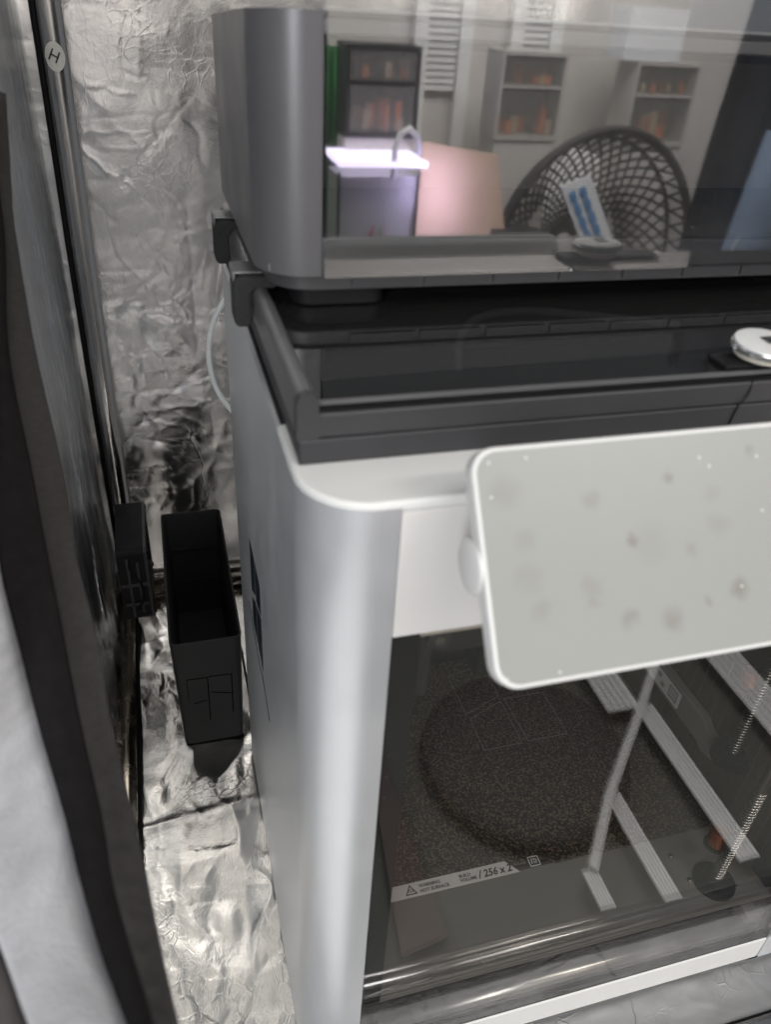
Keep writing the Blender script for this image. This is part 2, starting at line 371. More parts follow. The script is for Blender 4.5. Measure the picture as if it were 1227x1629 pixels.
def flip(U, V):
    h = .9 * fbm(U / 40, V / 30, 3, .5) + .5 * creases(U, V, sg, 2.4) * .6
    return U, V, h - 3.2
tag(sheet('floor_lip', np.arange(-126, 470, 2.2), np.arange(-37, 2, 1.6), flip, 'foil_darkened'), 'foil floor lip before the door, dim reflection put into its colour', kind='structure')
us = np.concatenate([np.arange(-126, 40, 1.4), np.arange(40, 470, 8.)]); vv = np.concatenate([np.arange(-4, 640, 1.5), np.arange(640, 1000, 12.)])
sg = rsegs(54, -110, 60, 0, 640, 30, 150, 1.2) + rsegs(16, -110, 60, 150, 420, 60, 150, 1.5, (10, 20)) + rsegs(12, -110, 60, 40, 300, 80, 170, 1.4, (85, 14))
thin = [(a, b, c, d, e * .55, .5) for a, b, c, d, e, f in rsegs(90, -115, 30, 0, 640, 15, 90, 1.0)]
def fback(U, V):
    low = np.clip((480 - V) / 250, .36, .8) * np.clip((V + 40) / 220, .4, 1)
    h = (3.6 * fbm(U / 60, V / 80, 3, .42) + 1.1 * ridge(U / 80 + .5 * fbm(U / 60, V / 60, 2), V / 60, 2)) * low + creases(U, V, sg, 3.4) * low * .8 + creases(U, V, thin, 2.6)
    h -= 5 * np.exp(-((V - 26) / 13.) ** 2)
    return U, 549 + h * 1.0, V
tag(sheet('wall_back', us, vv, fback, 'foil_back'), 'crinkled silver foil back wall of the tent', kind='structure')
us = np.concatenate([np.arange(-20, 556, 2.4)]); vv = np.concatenate([np.arange(-4, 640, 2.6), np.arange(640, 1000, 12.)])
sg = rsegs(60, 60, 540, 0, 640, 60, 200, 1.0, (92, 14)) + rsegs(24, 60, 540, 0, 500, 20, 70, .8)
def fleft(U, V):
    h = 2.4 * fbm(U / 44, V / 190, 3, .4) + .7 * ridge(U / 50, V / 200, 2) + creases(U, V, sg, 2.6) * 1.1 + .8 * fbm(U / 13, V / 110, 2)
    h *= np.clip((640 - V) / 420, .5, 1)
    return -121 + .035 * V * 0 + h * .9, U, V
tag(sheet('wall_left', us, vv, fleft, 'foil_left'), 'dull wrinkled foil side wall of the tent', kind='structure')

pole = thing('tent_pole', (-101, 536, 0), 'upright dark chrome corner pole of the tent with round sticker', 'pole')
obj('tube', *tube([(-103.5, 534, 2), (-102.6, 534, 120), (-101.6, 534, 250), (-100, 534, 400), (-96.5, 534, 600), (-90, 534, 980)], 9.5, 20), 'pole_chrome', pole, True)
obj('sleeve', *tube([(-114, 538, 2), (-113, 538, 250), (-111.5, 538, 400), (-108.0, 538, 600), (-102, 541, 980)], 3.2, 10), 'black', pole, True)
tp = thing('tent_pole', (-112, 250, 0), 'warm shiny floor tube along the left foil wall', 'pole')
obj('tube', *tube([(-112.5, -30, 7.5), (-112.5, 526, 7.5)], 9, 20), 'pole_warm', tp, True)
obj('sleeve_strip', *tube([(-102.6, -30, 1.5), (-102.4, 500, 1.5)], 2.4, 8), 'black', tp, True)
tp = thing('tent_pole', (150, 533, 0), 'floor tube at the foot of the back foil wall', 'pole')
obj('tube', *tube([(-92, 534, 7), (450, 534, 7)], 9, 20), 'pole_warm', tp, True)
tp = thing('tent_pole', (200, -44, 0), 'short dark floor tube at the bottom right front edge', 'pole')
obj('tube', *tube([(-104, -44, 4), (470, -44, 4)], 7, 20), 'pole_chrome', tp, True)
obj('sleeve_strip', *tube([(-104, -35.5, -1), (470, -35.5, -1)], 2.0, 8), 'black', tp, True)
# sticker with the letter H
st = thing('pole_sticker', (-98, 524, 546), 'round cream sticker printed with letter H on corner pole', 'sticker')
cx, cz = -97.5, 546
vs, fs = [(cx, 534 - 10.0, cz)], []
for q in range(1, 6):
    for k in range(28):
        a = 2 * math.pi * k / 28; x = 7.2 * q / 5 * math.cos(a); z = 10.2 * q / 5 * math.sin(a); vs.append((cx + x, 534 - math.sqrt(10.0 ** 2 - x * x), cz + z))
fs = [(0, 1 + k, 1 + (k + 1) % 28) for k in range(28)] + [(1 + q * 28 + k, 1 + (q + 1) * 28 + k, 1 + (q + 1) * 28 + (k + 1) % 28, 1 + q * 28 + (k + 1) % 28) for q in range(4) for k in range(28)]
obj('disc', vs, fs, 'sticker', st, True)
def onp(x, z): return (cx + x - .3, 534 - 10.1, cz + z + .6)
Rt = math.radians(-28)
def rt(x, z): return onp(x * math.cos(Rt) - z * math.sin(Rt), x * math.sin(Rt) + z * math.cos(Rt))
obj('letter', *merge(stroke([rt(-2.6, -3.6), rt(-2.6, 3.6)], 1.1, (0, -1, 0)), stroke([rt(2.6, -3.6), rt(2.6, 3.6)], 1.1, (0, -1, 0)), stroke([rt(-2.6, 0), rt(2.6, 0)], 1.1, (0, -1, 0))), 'print_dark', st)

# tent door flap hanging close to the lens (cloth, binding tape, mesh band)
ROWS = [
 (None, [(-105.4, 214.4, 556.7), (-101.3, 215.0, 556.7)], [(-103.4, 228.8, 555.0), (-98.7, 229.5, 555.1)]),
 (None, [(-107.7, 191.5, 522.2), (-103.7, 192.2, 522.1)], [(-105.9, 205.7, 519.1), (-100.7, 206.5, 519.0)]),
 (None, [(-109.3, 177.8, 504.1), (-103.6, 178.8, 503.8)], [(-105.6, 192.1, 500.2), (-100.9, 192.8, 499.9)]),
 ([(-124.2, 148.8, 463.9), (-111.7, 151.0, 462.3)], [(-110.2, 143.7, 465.3), (-106.1, 144.3, 464.8)], [(-108.3, 157.1, 459.6), (-98.0, 158.5, 458.4)]),
 ([(-126.2, 105.1, 426.3), (-113.9, 106.9, 423.8)], [(-111.8, 100.2, 427.7), (-99.9, 101.6, 425.6)], [(-101.5, 113.5, 418.4), (-89.9, 114.5, 416.5)]),
 ([(-126.3, 74.3, 405.8), (-112.2, 75.9, 402.5)], [(-110.5, 69.6, 407.1), (-95.6, 70.8, 403.9)], [(-97.7, 81.9, 395.7), (-86.7, 82.5, 393.6)]),
 ([(-125.3, 42.9, 389.5), (-105.5, 44.3, 384.2)], [(-103.7, 38.5, 389.3), (-90.3, 38.9, 386.3)], [(-92.1, 49.2, 376.9), (-80.0, 49.2, 374.5)]),
 ([(-123.3, 11.4, 377.5), (-97.8, 12.1, 370.2)], [(-96.4, 6.7, 375.9), (-84.7, 6.5, 373.1)], [(-86.5, 15.8, 362.9), (-75.9, 15.4, 360.6)]),
 ([(-118.5, -20.9, 368.9), (-88.5, -21.8, 360.2)], [(-87.2, -26.6, 366.5), (-78.2, -27.2, 364.4)], [(-79.6, -19.0, 353.1), (-69.4, -19.9, 351.0)]),
 ([(-114.1, -44.0, 365.5), (-82.9, -46.0, 356.5)], [(-81.8, -50.3, 363.1), (-74.5, -51.1, 361.5)], [(-75.8, -43.7, 349.6), (-65.2, -44.9, 347.5)]),
 ([(-103.7, -66.3, 362.6), (-76.7, -69.2, 355.3)], [(-75.6, -73.0, 362.3), (-69.1, -73.9, 360.9)], [(-70.1, -67.4, 348.5), (-61.4, -68.7, 346.9)]),
 ([(-94.9, -87.4, 362.6), (-69.0, -91.1, 356.3)], [(-68.1, -94.4, 363.5), (-63.5, -95.2, 362.6)], [(-64.3, -89.5, 349.9), (-57.7, -90.7, 348.8)]),
 ([(-86.8, -105.9, 364.7), (-62.8, -110.1, 359.5)], [(-62.1, -113.0, 366.9), (-58.7, -113.6, 366.3)], [(-59.3, -108.7, 353.2), (-54.2, -109.7, 352.5)]),
]
flap = thing('tent_flap', (-95, 20, 360), 'pale grey tent door flap with black binding hanging at left', 'tent flap')
def ribbon(rows, m, name, bulge, th=1.2, n=10, ext=0., ripple=0.):
    A = spline([r[0] for r in rows], 6); B = spline([r[1] for r in rows], 6); vs, fs = [], []
    A = [Vector(a) for a in A]; B = [Vector(b) for b in B]
    for i, (a, b) in enumerate(zip(A, B)):
        t = (A[min(i + 1, len(A) - 1)] - A[max(i - 1, 0)]).normalized(); wv = (b - a); nn = wv.cross(t).normalized()
        if nn.dot(Vector((-38, -207, 608)) - a) < 0: nn = -nn
        a2 = a - wv * ext; b2 = b + wv * ext
        for k in range(n + 1):
            s = k / n; p = a2.lerp(b2, s) + nn * (bulge * math.sin(math.pi * s) + ripple * math.sin(i * 2.1) * math.sin(math.pi * s) + .5 * math.sin(i * .37 + s * 3)); vs.append(tuple(p))
    m_ = n + 1
    for i in range(len(A) - 1):
        for k in range(n): fs.append((i * m_ + k, i * m_ + k + 1, (i + 1) * m_ + k + 1, (i + 1) * m_ + k))
    o = obj(name, vs, fs, m, flap, True); md = o.modifiers.new('thick', 'SOLIDIFY'); md.thickness = th * S; return o
ribbon([r[0] for r in ROWS if r[0]], 'cloth', 'outer_cloth', 2.0, ext=.03, n=14)
ribbon([r[1] for r in ROWS], 'binding', 'binding_tape', 2.0, ext=.08)
ribbon([r[2] for r in ROWS], 'mesh_band', 'mesh_band', 1.0, ext=.12, ripple=.8)
def lerp3(a, b, t): return tuple(Vector(a).lerp(Vector(b), t))
seam = [lerp3(r[1][1], r[2][0], .45) for r in ROWS]
obj('zip_cord', *tube(spline(seam, 6), 1.2, 8), 'black', flap, True)
obj('piping', *tube(spline([lerp3(r[1][1], r[2][0], .05) for r in ROWS], 6), .9, 8), 'tent_dark', flap, True)
# dark lower fold under the pale cloth
obj('lower_fold', *tube(spline([(-136, -62, 354), (-112, -68, 350), (-101.5, -88, 344), (-94, -106, 342), (-90, -120, 342)], 6), 12, 14), 'tent_dark', flap, True)

# ------------------------------------------------------------------ small fan on the left wall
fan = thing('fan', (-100, 446, 120), 'small square black fan mounted on the left foil wall', 'fan')
fy0, fy1, fz0, fz1 = 402, 488, 76, 160
def plate_ring(x0, x1):
    o = rrect(fy0, fy1, fz0, fz1, 5, 4); n = len(o); cy, cz = (fy0 + fy1) / 2, (fz0 + fz1) / 2
    inn = [(cy + 40 * math.cos(math.atan2(b - cz, a - cy)), cz + 40 * math.sin(math.atan2(b - cz, a - cy))) for a, b in o]
    vs = [(x, a, b) for x in (x0, x1) for a, b in o] + [(x, a, b) for x in (x0, x1) for a, b in inn]; fs = []
    for i in range(n):
        j = (i + 1) % n
        fs += [(i, j, n + j, n + i), (2 * n + i, 3 * n + i, 3 * n + j, 2 * n + j), (i, 2 * n + i, 2 * n + j, j), (n + i, n + j, 3 * n + j, 3 * n + i)]
    return vs, fs
obj('frame', *plate_ring(-104, -79), 'black', fan)
obj('flange', *plate_ring(-78.9, -76.5), 'inner_dark', fan)
obj('side_rib', *merge(box(-96, -94, 400.2, 401.9, 82, 152), box(-87, -85, 400.2, 401.9, 86, 148), box(-101, -81, 400.2, 401.8, 96, 99)), 'inner_dark', fan)
obj('hub', *lathe([(15, 0), (16, 2), (16, 18), (14, 20)], (-98.5, 446, 121), (1, 0, 0), 24), 'inner_dark', fan, True)
for (yy, zz) in ((407, 81), (407, 155), (483, 81), (483, 155)):
    obj('corner_post', *tube([(-103, yy, zz), (-75.5, yy, zz)], 2.6, 8), 'black', fan, True)
    obj('screw', *lathe([(2.2, 0), (2.2, 1.0), (1.2, 1.8)], (-77, yy, zz), (1, 0, 0), 12), 'screw_steel', fan, True)
obj('strut', *merge(box(-103, -77, 401.4, 403.2, 118, 122)), 'inner_dark', fan)
obj('cable', *tube(spline([(-94, 402, 150), (-92, 399.5, 135), (-86, 399.5, 126), (-84, 400, 110), (-90, 400, 90)], 6), 1.2, 8), 'black', fan, True)
b_, f_ = [], []
for k in range(7):
    a = 2 * math.pi * k / 7; q = []
    for rr, dx, da in ((16, -4, 0), (39, -5, .25), (39, 5, .75), (16, 4, .45)): q.append((-88 + dx, 446 + rr * math.cos(a + da), 121 + rr * math.sin(a + da)))
    obj('blade', q + [(x + 1, y, z) for x, y, z in q], [(0, 1, 2, 3), (4, 5, 6, 7), (0, 1, 5, 4), (1, 2, 6, 5), (2, 3, 7, 6), (3, 0, 4, 7)], 'inner_dark', fan)

# ------------------------------------------------------------------ black bin behind the printer
bn = thing('bin', (-30, 400, 0), 'tall open black plastic bin with engraved lines drawn dark beside the printer', 'bin')
def rr3(x0, x1, y0, y1, r, z): return [(a, b, z) for a, b in rrect(x0, x1, y0, y1, r, 6)]
L = [rr3(-60, -5, 302, 488, 5, .5), rr3(-62.5, -1.5, 299.6, 500, 5, 130), rr3(-62.8, -1.2, 299.3, 500.3, 5, 131.5), rr3(-61.2, -2.8, 300.9, 498.7, 4, 131.5), rr3(-60, -4, 302, 497.5, 4, 129), rr3(-57.5, -7.5, 305, 485, 4, 5)]
n = len(L[0]); vs = sum(L, []); fs = [tuple(range(n))[::-1], tuple(range(5 * n, 6 * n))]
for i in range(5): fs += [(i * n + k, i * n + (k + 1) % n, (i + 1) * n + (k + 1) % n, (i + 1) * n + k) for k in range(n)]
obj('body', vs, fs, 'bin_black', bn, True, sharp=35)
def bf(x, z): return (x, 302 - 2.4 * z / 130 - .05, z)
obj('groove_shade', *merge(stroke([bf(-51.8, 87.4), bf(-33.7, 86.8), bf(-34.7, 30.8)], .9, (0, -1, 0)), stroke([bf(-32, 87.6), bf(-12.5, 86.8), bf(-13.5, 36.9)], .9, (0, -1, 0)), stroke([bf(-31, 67.2), bf(-12.5, 61.6)], .9, (0, -1, 0)), stroke([bf(-47.5, 55.3), bf(-36.6, 57.5)], .7, (0, -1, 0)), stroke([bf(-51.8, 87.4), bf(-52, 60)], .5, (0, -1, 0))), 'bin_groove_dark', bn)  # raised dark strips, painting the shade of engraved grooves
for zz in (45, 85):
    obj('inner_rib', *box(-57, -8, 484.5 + (zz - 5) * .09, 496, zz, zz + 4), 'bin_black', bn)

# ------------------------------------------------------------------ the printer
pr = thing('printer', (194, 146, 0), 'silver enclosed 3D printer with glass door and white front panel', '3D printer')
path = [(33.2, 0), (27, 0)] + arc(26, 26, 26, 270, 180, 18) + [(0, 60), (0, 150), (0, 240)] + arc(10, 283, 10, 180, 90, 6) + [(200, 293)] + arc(379, 283, 10, 90, 0, 6) + [(389, 150)] + arc(363, 26, 26, 0, -90, 14) + [(352.5, 0)]
obj('side_shell', *wallpath(path[::1], 2.4, 3, 461.2), 'silver', pr, True, sharp=40)
# thin bright lip along the top of the left wall
pth2 = arc(26, 26, 25.4, 262, 180, 14) + [(.6, 60), (.6, 240)]
# top deck with rounded corners
deck = [(33, .3), (200, .3), (362, .3)] + arc(363, 26, 25.7, -88, 0, 12) + [(388.7, 62), (.3, 62)] + arc(26, 26, 25.7, 180, 268, 14)
bev(obj('top_deck', *prism(deck, 458.8, 463.6), 'white_plastic', pr), 1.4, 3)
bbox('front_panel', (33.7, 352, .9, 6, 400, 458.6), 'panel_white', pr, .6)
bbox('base_strip', (33.7, 352, .9, 8, 2, 28.6), 'white_plastic', pr, .6)
obj('side_channel', *box(1.9, 6.5, 62, 288, 458.5, 464.0), 'black', pr)
# feet
for fx in (25, 364):
    for fy in (30, 268): obj('foot', *lathe([(12, -4), (12, 1), (11, 3.2)], (fx, fy, 0), (0, 0, 1), 20), 'black', pr, True)
# side mark
sm = obj('side_mark', *merge(*[prism(q, -.25, .02, 0) for q in (
    [(197, 311), (174.6, 311), (174.6, 282), (197, 268)], [(171.6, 311), (149, 311), (149, 287), (171.6, 279.5)],
    [(197, 262), (174.6, 276), (174.6, 240), (197, 240)], [(171.6, 276), (149, 284), (149, 240), (171.6, 240)])]), 'logo_dark', pr)
obj('side_line', *prism([(222, 237.5), (225, 235), (166, 221), (163.5, 224)], -.2, .02, 0), 'logo_dark', pr)
obj('side_line', *prism([(156.6, 230.5), (160, 228), (128, 217), (125, 220)], -.2, .02, 0), 'logo_dark', pr)

# lid riser
def ring(x0, x1, y0, y1, z0, z1, t): return merge(box(x0, x1, y0, y0 + t, z0, z1), box(x0, x0 + t, y0 + t, y1, z0, z1), box(x1 - t, x1, y0 + t, y1, z0, z1), box(x0 + t, x1 - t, y1 - t, y1, z0, z1))
ri = bev(obj('lid_riser', *ring(3.0, 386, 29.0, 291, 463.7, 473.6, 6), 'riser_low', pr), .6, 2)
bev(obj('riser_band', *ring(3.9, 385, 29.8, 290, 473.7, 483.2, 5), 'dark_plastic', ri), .7, 2)
lid = obj('lid_glass', *box(9.5, 380, 33.2, 286, 484.6, 487.2), 'lid_glass', pr)
obj('lid_seal', *box(8.5, 381, 31.4, 35.5, 482.6, 484.5), 'black', lid)
obj('lid_edge', *box(10, 380, 32.6, 33.1, 485.2, 487.0), 'rail_grey', lid)
obj('lid_underframe', *merge(box(11, 380, 128, 150, 478, 482.4), box(11, 24, 38, 285, 478, 482.4)), 'inner_dark', lid)
rl = obj('lid_rail', *prism([(2.6, 474), (9.6, 474), (9.6, 487)] + arc(6.1, 487.2, 3.5, 0, 180, 10) + [(2.6, 487)], 31, 300, 1), 'rail_grey', pr, True, sharp=50)
obj('rail_end_cap', *prism([(2.2, 473.8), (10.2, 473.8), (10.2, 487)] + arc(6.2, 487.2, 4.0, 0, 180, 10) + [(2.2, 487)], 29.2, 33.5, 1), 'dark_plastic', rl, True, sharp=50)
# wire over the riser front
obj('thin_wire', *tube(spline([(188, 30.2, 484), (187, 29.2, 478), (183.6, 28.6, 473), (182, 28.3, 464.3), (181, 24, 463.9)], 6), .35, 6), 'black', pr, True)

# touch screen, tilted like an easel
U = Vector((1, 0, 0)); Vd = Vector((0, 45, 60)).normalized(); Nn = U.cross(Vd)          # Nn looks out to the viewer
O = Vector((50.6, -55.6, 425.6))
def scr(a, b, c): return tuple(O + U * a + Vd * b + Nn * c)
def sprism(poly, c0, c1):
    n = len(poly); return [scr(a, b, c0) for a, b in poly] + [scr(a, b, c1) for a, b in poly], [tuple(range(n))[::-1], tuple(range(n, 2 * n))] + [(i, (i + 1) % n, n + (i + 1) % n, n + i) for i in range(n)]
sc = bev(obj('touch_screen', *sprism(rrect(0, 150, 0, 77.5, 8.5, 8), -7.5, 0), 'white_plastic', pr), 1.2, 3)
obj('display', *sprism(rrect(1.5, 148.5, 1.5, 76, 7.4, 8), -.4, .12), 'display_film', sc)
for dn, sa, sb in SM:                      # finger marks at their places on the film (the noise offset is centred)
    dn.inputs[1].default_value = tuple((Vector(scr(sa, sb, .12)) - wbase(sc)) * S + Vector((.0035, .0035, .0035)))
hx = scr(-1.4, 40, -10)
obj('hinge_knob', *lathe([(8.6, 0), (9.6, .8), (9.6, 9), (9, 10)], hx, (1, 0, 0), 28), 'white_plastic', sc, True, sharp=45)
bev(obj('hinge_arm', *sprism(rrect(2.5, 140, 30, 62, 4, 4), -13, -7.6), 'white_plastic', sc), 1.5, 2)
spk, spf = [], []
for (a, b) in ((138, 57), (110, 64), (114, 60), (135, 38), (125, 15), (5, 63), (5, 4), (28, 4), (140, 3), (24, 73), (8, 73)):
    pass
dots = [(83, 67.5), (86.5, 64.2), (106, 66), (105.5, 47), (93.5, 22), (5.6, 61.5), (3.6, 4), (22, 3.4), (108, 12), (6, 72.5), (19, 73)]
obj('dust_specks', *merge(*[lathe([(.45, 0), (.42, .1), (.2, .2)], scr(a, b, .12), Nn, 8) for a, b in dots]), 'paper', sc, True)['kind'] = 'stuff'

# glass door
dr = obj('door', *box(34.2, 351.5, 1.6, 4.6, 31.5, 398.6), 'door_glass', pr)
obj('door_border', *merge(box(34.2, 46.6, 4.8, 5.6, 31.5, 398.6), box(46.6, 343, 4.8, 5.6, 31.5, 34), box(343, 351.5, 4.8, 5.6, 31.5, 398.6)), 'black', dr)
obj('bottom_bar', *tube([(47, 11.5, 41), (343, 11.5, 41)], 5.5, 20), 'bar_metal', dr, True)
obj('door_gasket', *box(34, 352, 2, 7.5, 28.8, 31.2), 'black', dr)
for zz in (330, 315, 300, 250): obj('clip_dot', *lathe([(.7, 0), (.7, .5)], (36.5, 1.6, zz), (0, -1, 0), 8), 'inner_dark', dr)
# inside
obj('inner_wall', *merge(box(34.2, 36.5, 8, 284, 30, 455), box(36.5, 349, 282, 284, 30, 455)), 'inner_dark', pr)
rw = obj('inner_wall', *box(349.2, 351.4, 8, 284, 30, 455), 'liner_brown', pr)
for k in range(26): obj('rib', *box(347.6, 349.1, 22 + k * 10, 25 + k * 10, 92, 210), 'liner_brown', rw)
obj('chamber_floor', *box(36.5, 349, 8, 282, 30, 33), 'inner_dark', pr)
bbox('front_frame', (46, 343, 7.2, 12, 392, 399), 'cream', pr, .5)
obj('top_beam', *box(36.5, 349, 40, 70, 380, 400), 'inner_dark', pr)
pu = obj('belt_pulley', *lathe([(5.5, 0), (5.5, 1), (4.2, 1.6), (4.2, 5), (5.5, 5.6), (5.5, 6.5)], (58.5, 12, 384), (0, 1, 0), 24), 'dark_plastic', pr, True, sharp=35)
obj('bolt', *lathe([(2.2, 0), (2.2, .8)], (58.5, 11.2, 384), (0, 1, 0), 12), 'screw_steel', pu)
obj('bracket', *merge(box(50, 56, 14, 22, 350, 392), box(62, 90, 16, 40, 372, 392)), 'inner_dark', pr)
bbox('tool_head', (108, 126, 70, 95, 290, 345), 'black', pr, 3)
# heated bed
bed = bbox('bed_tray', (47, 344, 9, 278, 76, 81), 'tray_grey', pr, 1.0)
obj('bed_base', *box(64, 330, 68, 268, 81.1, 84.6), 'inner_dark', bed)
bev(obj('build_plate', *prism([(68, 274), (327, 274), (327, 65)] + [(196, 65), (190, 70), (70, 70)], 84.8, 86.6), 'plate_texture', bed), .3, 1)
strip = obj('front_strip', *prism([(70, 64.2), (167, 64.2), (159, 74.2), (70, 74.2)], 86.7, 87.0), 'strip_grey', bed)
def quad(l, z): return stroke([(x, y, z) for x, y in l + l[:1]], .55, (0, 0, 1), .12)
obj('plate_outline', *merge(quad([(178.6, 256), (179.5, 209.6), (215.6, 223.8), (216, 262)], 86.65), quad([(181, 204.3), (215, 217.5), (215.2, 170.3), (181, 170.3)], 86.65), quad([(219, 219), (221, 171), (257.5, 171), (256.6, 219)], 86.65)), 'line_grey', bed)
for k in range(4): obj('plate_groove', *stroke([(70, 78 + k * 1.9, 86.65), (326, 78 + k * 1.9, 86.65)], .35, (0, 0, 1), .1), 'inner_dark', bed)
text('warning_text', 'WARNING', 3.3, (92.5, 69.6, 87.15), (1, 0, 0), (0, 1, 0), 'print_dark', strip, bold=True)
text('warning_text', 'HOT SURFACE', 3.3, (92.5, 65.9, 87.15), (1, 0, 0), (0, 1, 0), 'print_dark', strip, bold=True)
text('volume_text', 'BUILD', 3.2, (122.5, 69.6, 87.15), (1, 0, 0), (0, 1, 0), 'print_dark', strip, bold=True)
text('volume_text', 'VOLUME', 3.2, (122.5, 66.4, 87.15), (1, 0, 0), (0, 1, 0), 'print_dark', strip, bold=True)
text('volume_text', '/ 256 x 2', 7.6, (136.5, 66.2, 87.15), (.92, 0, 0), (.2, 1, 0), 'print_dark', strip, bold=True)
obj('warning_triangle', *merge(stroke([(82.5, 66.2, 87.05), (90, 66.2, 87.05), (86.2, 72.4, 87.05), (82.5, 66.2, 87.05)], .7, (0, 0, 1), .1), stroke([(85, 67.6, 87.05), (85, 69.6, 87.05)], .5, (0, 0, 1), .1), stroke([(86.3, 67.6, 87.05), (86.3, 70, 87.05)], .5, (0, 0, 1), .1), stroke([(87.6, 67.6, 87.05), (87.6, 69.2, 87.05)], .5, (0, 0, 1), .1)), 'print_dark', strip)
ic = obj('plate_icon', *merge(stroke([(176.5, 66, 86.7), (184, 66, 86.7), (184, 73, 86.7), (176.5, 73, 86.7), (176.5, 66, 86.7)], .8, (0, 0, 1), .1), stroke([(178.4, 71, 86.7), (182, 71, 86.7), (182, 68, 86.7), (180.2, 68, 86.7), (180.2, 69.4, 86.7)], .8, (0, 0, 1), .1), stroke([(178.4, 71, 86.7), (178.4, 68, 86.7)], .7, (0, 0, 1), .1)), 'strip_grey', bed)
# lead screws with copper nuts
for (sx, sy, z0, z1, nut) in ((305, 27, 81.1, 330, 108), (339, 84, 140, 360, 205)):
    g = obj('lead_screw', *tube([(sx, sy, z0), (sx, sy, z1)], 3.7, 14), 'screw_dark', pr, True)
    obj('thread', *tube([(sx + 4.0 * math.cos(a), sy + 4.0 * math.sin(a), z0 + 8 + a * .46) for a in np.arange(0, 2 * math.pi * 34, .5)], .8, 5), 'screw_steel', g, True)
    obj('flange', *lathe([(15, 0), (15, 1.6), (9.5, 2), (9.0, 8), (6, 8.2)], (sx, sy, z0), (0, 0, 1), 28), 'black', g, True, sharp=35)
    obj('nut', *lathe([(7.5, 0), (7.5, 12), (5, 13)], (sx + 3, sy + 12, nut), (.1, .25, 1), 20), 'copper', g, True, sharp=40)
    obj('nut_flange', *lathe([(10, 0), (10, 2)], (sx + 3, sy + 12, nut - 2), (.1, .25, 1), 20), 'black', g, True, sharp=40)
for (bx_, by_) in ((288, 32), (318, 20), (285, 52)): obj('bed_screw', *lathe([(1.8, 0), (1.8, 1), (1, 1.6)], (bx_, by_, 81.1), (0, 0, 1), 10), 'screw_steel', bed)
# bracket with printed label on the right inner wall
lb = bev(obj('label_bracket', *merge(prism([(206, 118), (206, 142), (120, 142), (112, 136), (98, 136), (98, 118), (112, 114), (120, 118)], 339.5, 347.4, 0)), 'tray_grey', pr), 1, 2)
obj('sticker', *prism(rrect(148, 200, 121.5, 138.5, 2, 3), 339.2, 339.45, 0), 'strip_grey', lb)
rings = []
for (yy, zz) in ((192, 134), (186, 128.5), (178, 133.5), (172, 127.5)):
    rings += [stroke([(339.15, yy + 2.4 * math.cos(a), zz + 2.4 * math.sin(a)) for a in np.linspace(0, 2 * math.pi, 17)], .5, (-1, 0, 0), .1), stroke([(339.15, yy + .6 * math.cos(a), zz + .6 * math.sin(a)) for a in np.linspace(0, 2 * math.pi, 9)], .7, (-1, 0, 0), .1)]
rings += [stroke([(339.15, y, z) for y, z in ((163, 125), (152, 125), (152, 136), (163, 136), (163, 125))], .6, (-1, 0, 0), .1)] + [stroke([(339.15, 162, 126.5 + k * 2), (339.15, 153, 126.5 + k * 2)], .5, (-1, 0, 0), .1) for k in range(5)]
obj('printed_rings', *merge(*rings), 'print_dark', lb)
bbox('door_corner_bracket', (330, 346, 8, 22, 36, 56), 'tray_grey', pr, 1)
bbox('front_post', (340, 349, 14, 30, 52, 392), 'black', pr, 1)

# ------------------------------------------------------------------ rail clips
def clip(y, label):
    c = thing('rail_clip', (4, y, 480), label, 'clip', 'clips gripping the lid rail')
    o = [(-6.5, 474), (-5, 472), (0.5, 472), (1.5, 474), (1.5, 487), (3, 489.5), (12, 489.5), (13.5, 491.0), (13.5, 494), (12.5, 495.2), (-3, 495.2), (-5.5, 493.5), (-6.5, 491)]
    a = bev(obj('hook', *prism(o, y - 8, y + 8, 1), 'black_rough', c), 1.2, 2)
    bev(obj('metal_plate', *merge(box(-5.4, 7.5, y - 4, y + 12, 495.4, 496.6), box(-6.2, -5.0, y - 4, y + 12, 490, 496.6)), 'rail_grey', c), .4, 2)
    bev(obj('arm', *prism([(7.5, y - 6), (14, y - 6), (17, y + 4), (17, y + 10), (8, y + 10)], 495.3, 500.5), 'black', c), .8, 2)
    obj('pin', *lathe([(1.7, 0), (1.7, 9), (1, 9.8)], (13, y + 4, 499), (-.25, .3, 1), 12), 'rail_grey', c, True)
clip(150, 'near rough black clip on the lid rail, closer to the camera')
clip(246, 'far rough black clip on the lid rail, under the dark box side')

# ------------------------------------------------------------------ dark box with clear front on top of the printer
bx = thing('filament_box', (190, 200, 487.3), 'dark grey box with rounded corner and clear front on the printer', 'filament box')
pth = [(28.2, 115), (25, 115)] + arc(24, 137, 22, 270, 180, 18) + [(2, 200), (2, 270)] + arc(10, 276, 8, 180, 90, 5) + [(180, 284), (372, 284)]
zt = [598.2 - max(0, (y - 115)) * .058 for x, y in pth]
obj('shell', *wallpath(pth, 3.2, 503.4, 598, zt), 'box_grey', bx, True, sharp=45)
top = [(28.2, 115.2), (372, 115.2), (372, 283.8), (10, 283.8)] + arc(10, 276, 7.6, 90, 180, 4) + arc(24, 137, 21.6, 180, 268, 12)
v, f = prism(top, 596.4, 598.2); v = [(x, y, z - max(0, y - 115) * .058 + (.2)) for x, y, z in v]
obj('top_cover', v, f, 'box_grey', bx)
rim = bev(obj('top_rim', *box(28.4, 372, 115.4, 121, 591.0, 596.2), 'rim_grey', bx), .8, 2)
obj('rim_seam', *box(28.4, 372, 116.2, 121, 587.8, 590.8), 'black', rim)
obj('rim_highlight', *box(28.6, 372, 114.4, 116.4, 598.5, 599.3), 'strip_grey', rim)  # pale strip painted in for the highlight along the rim
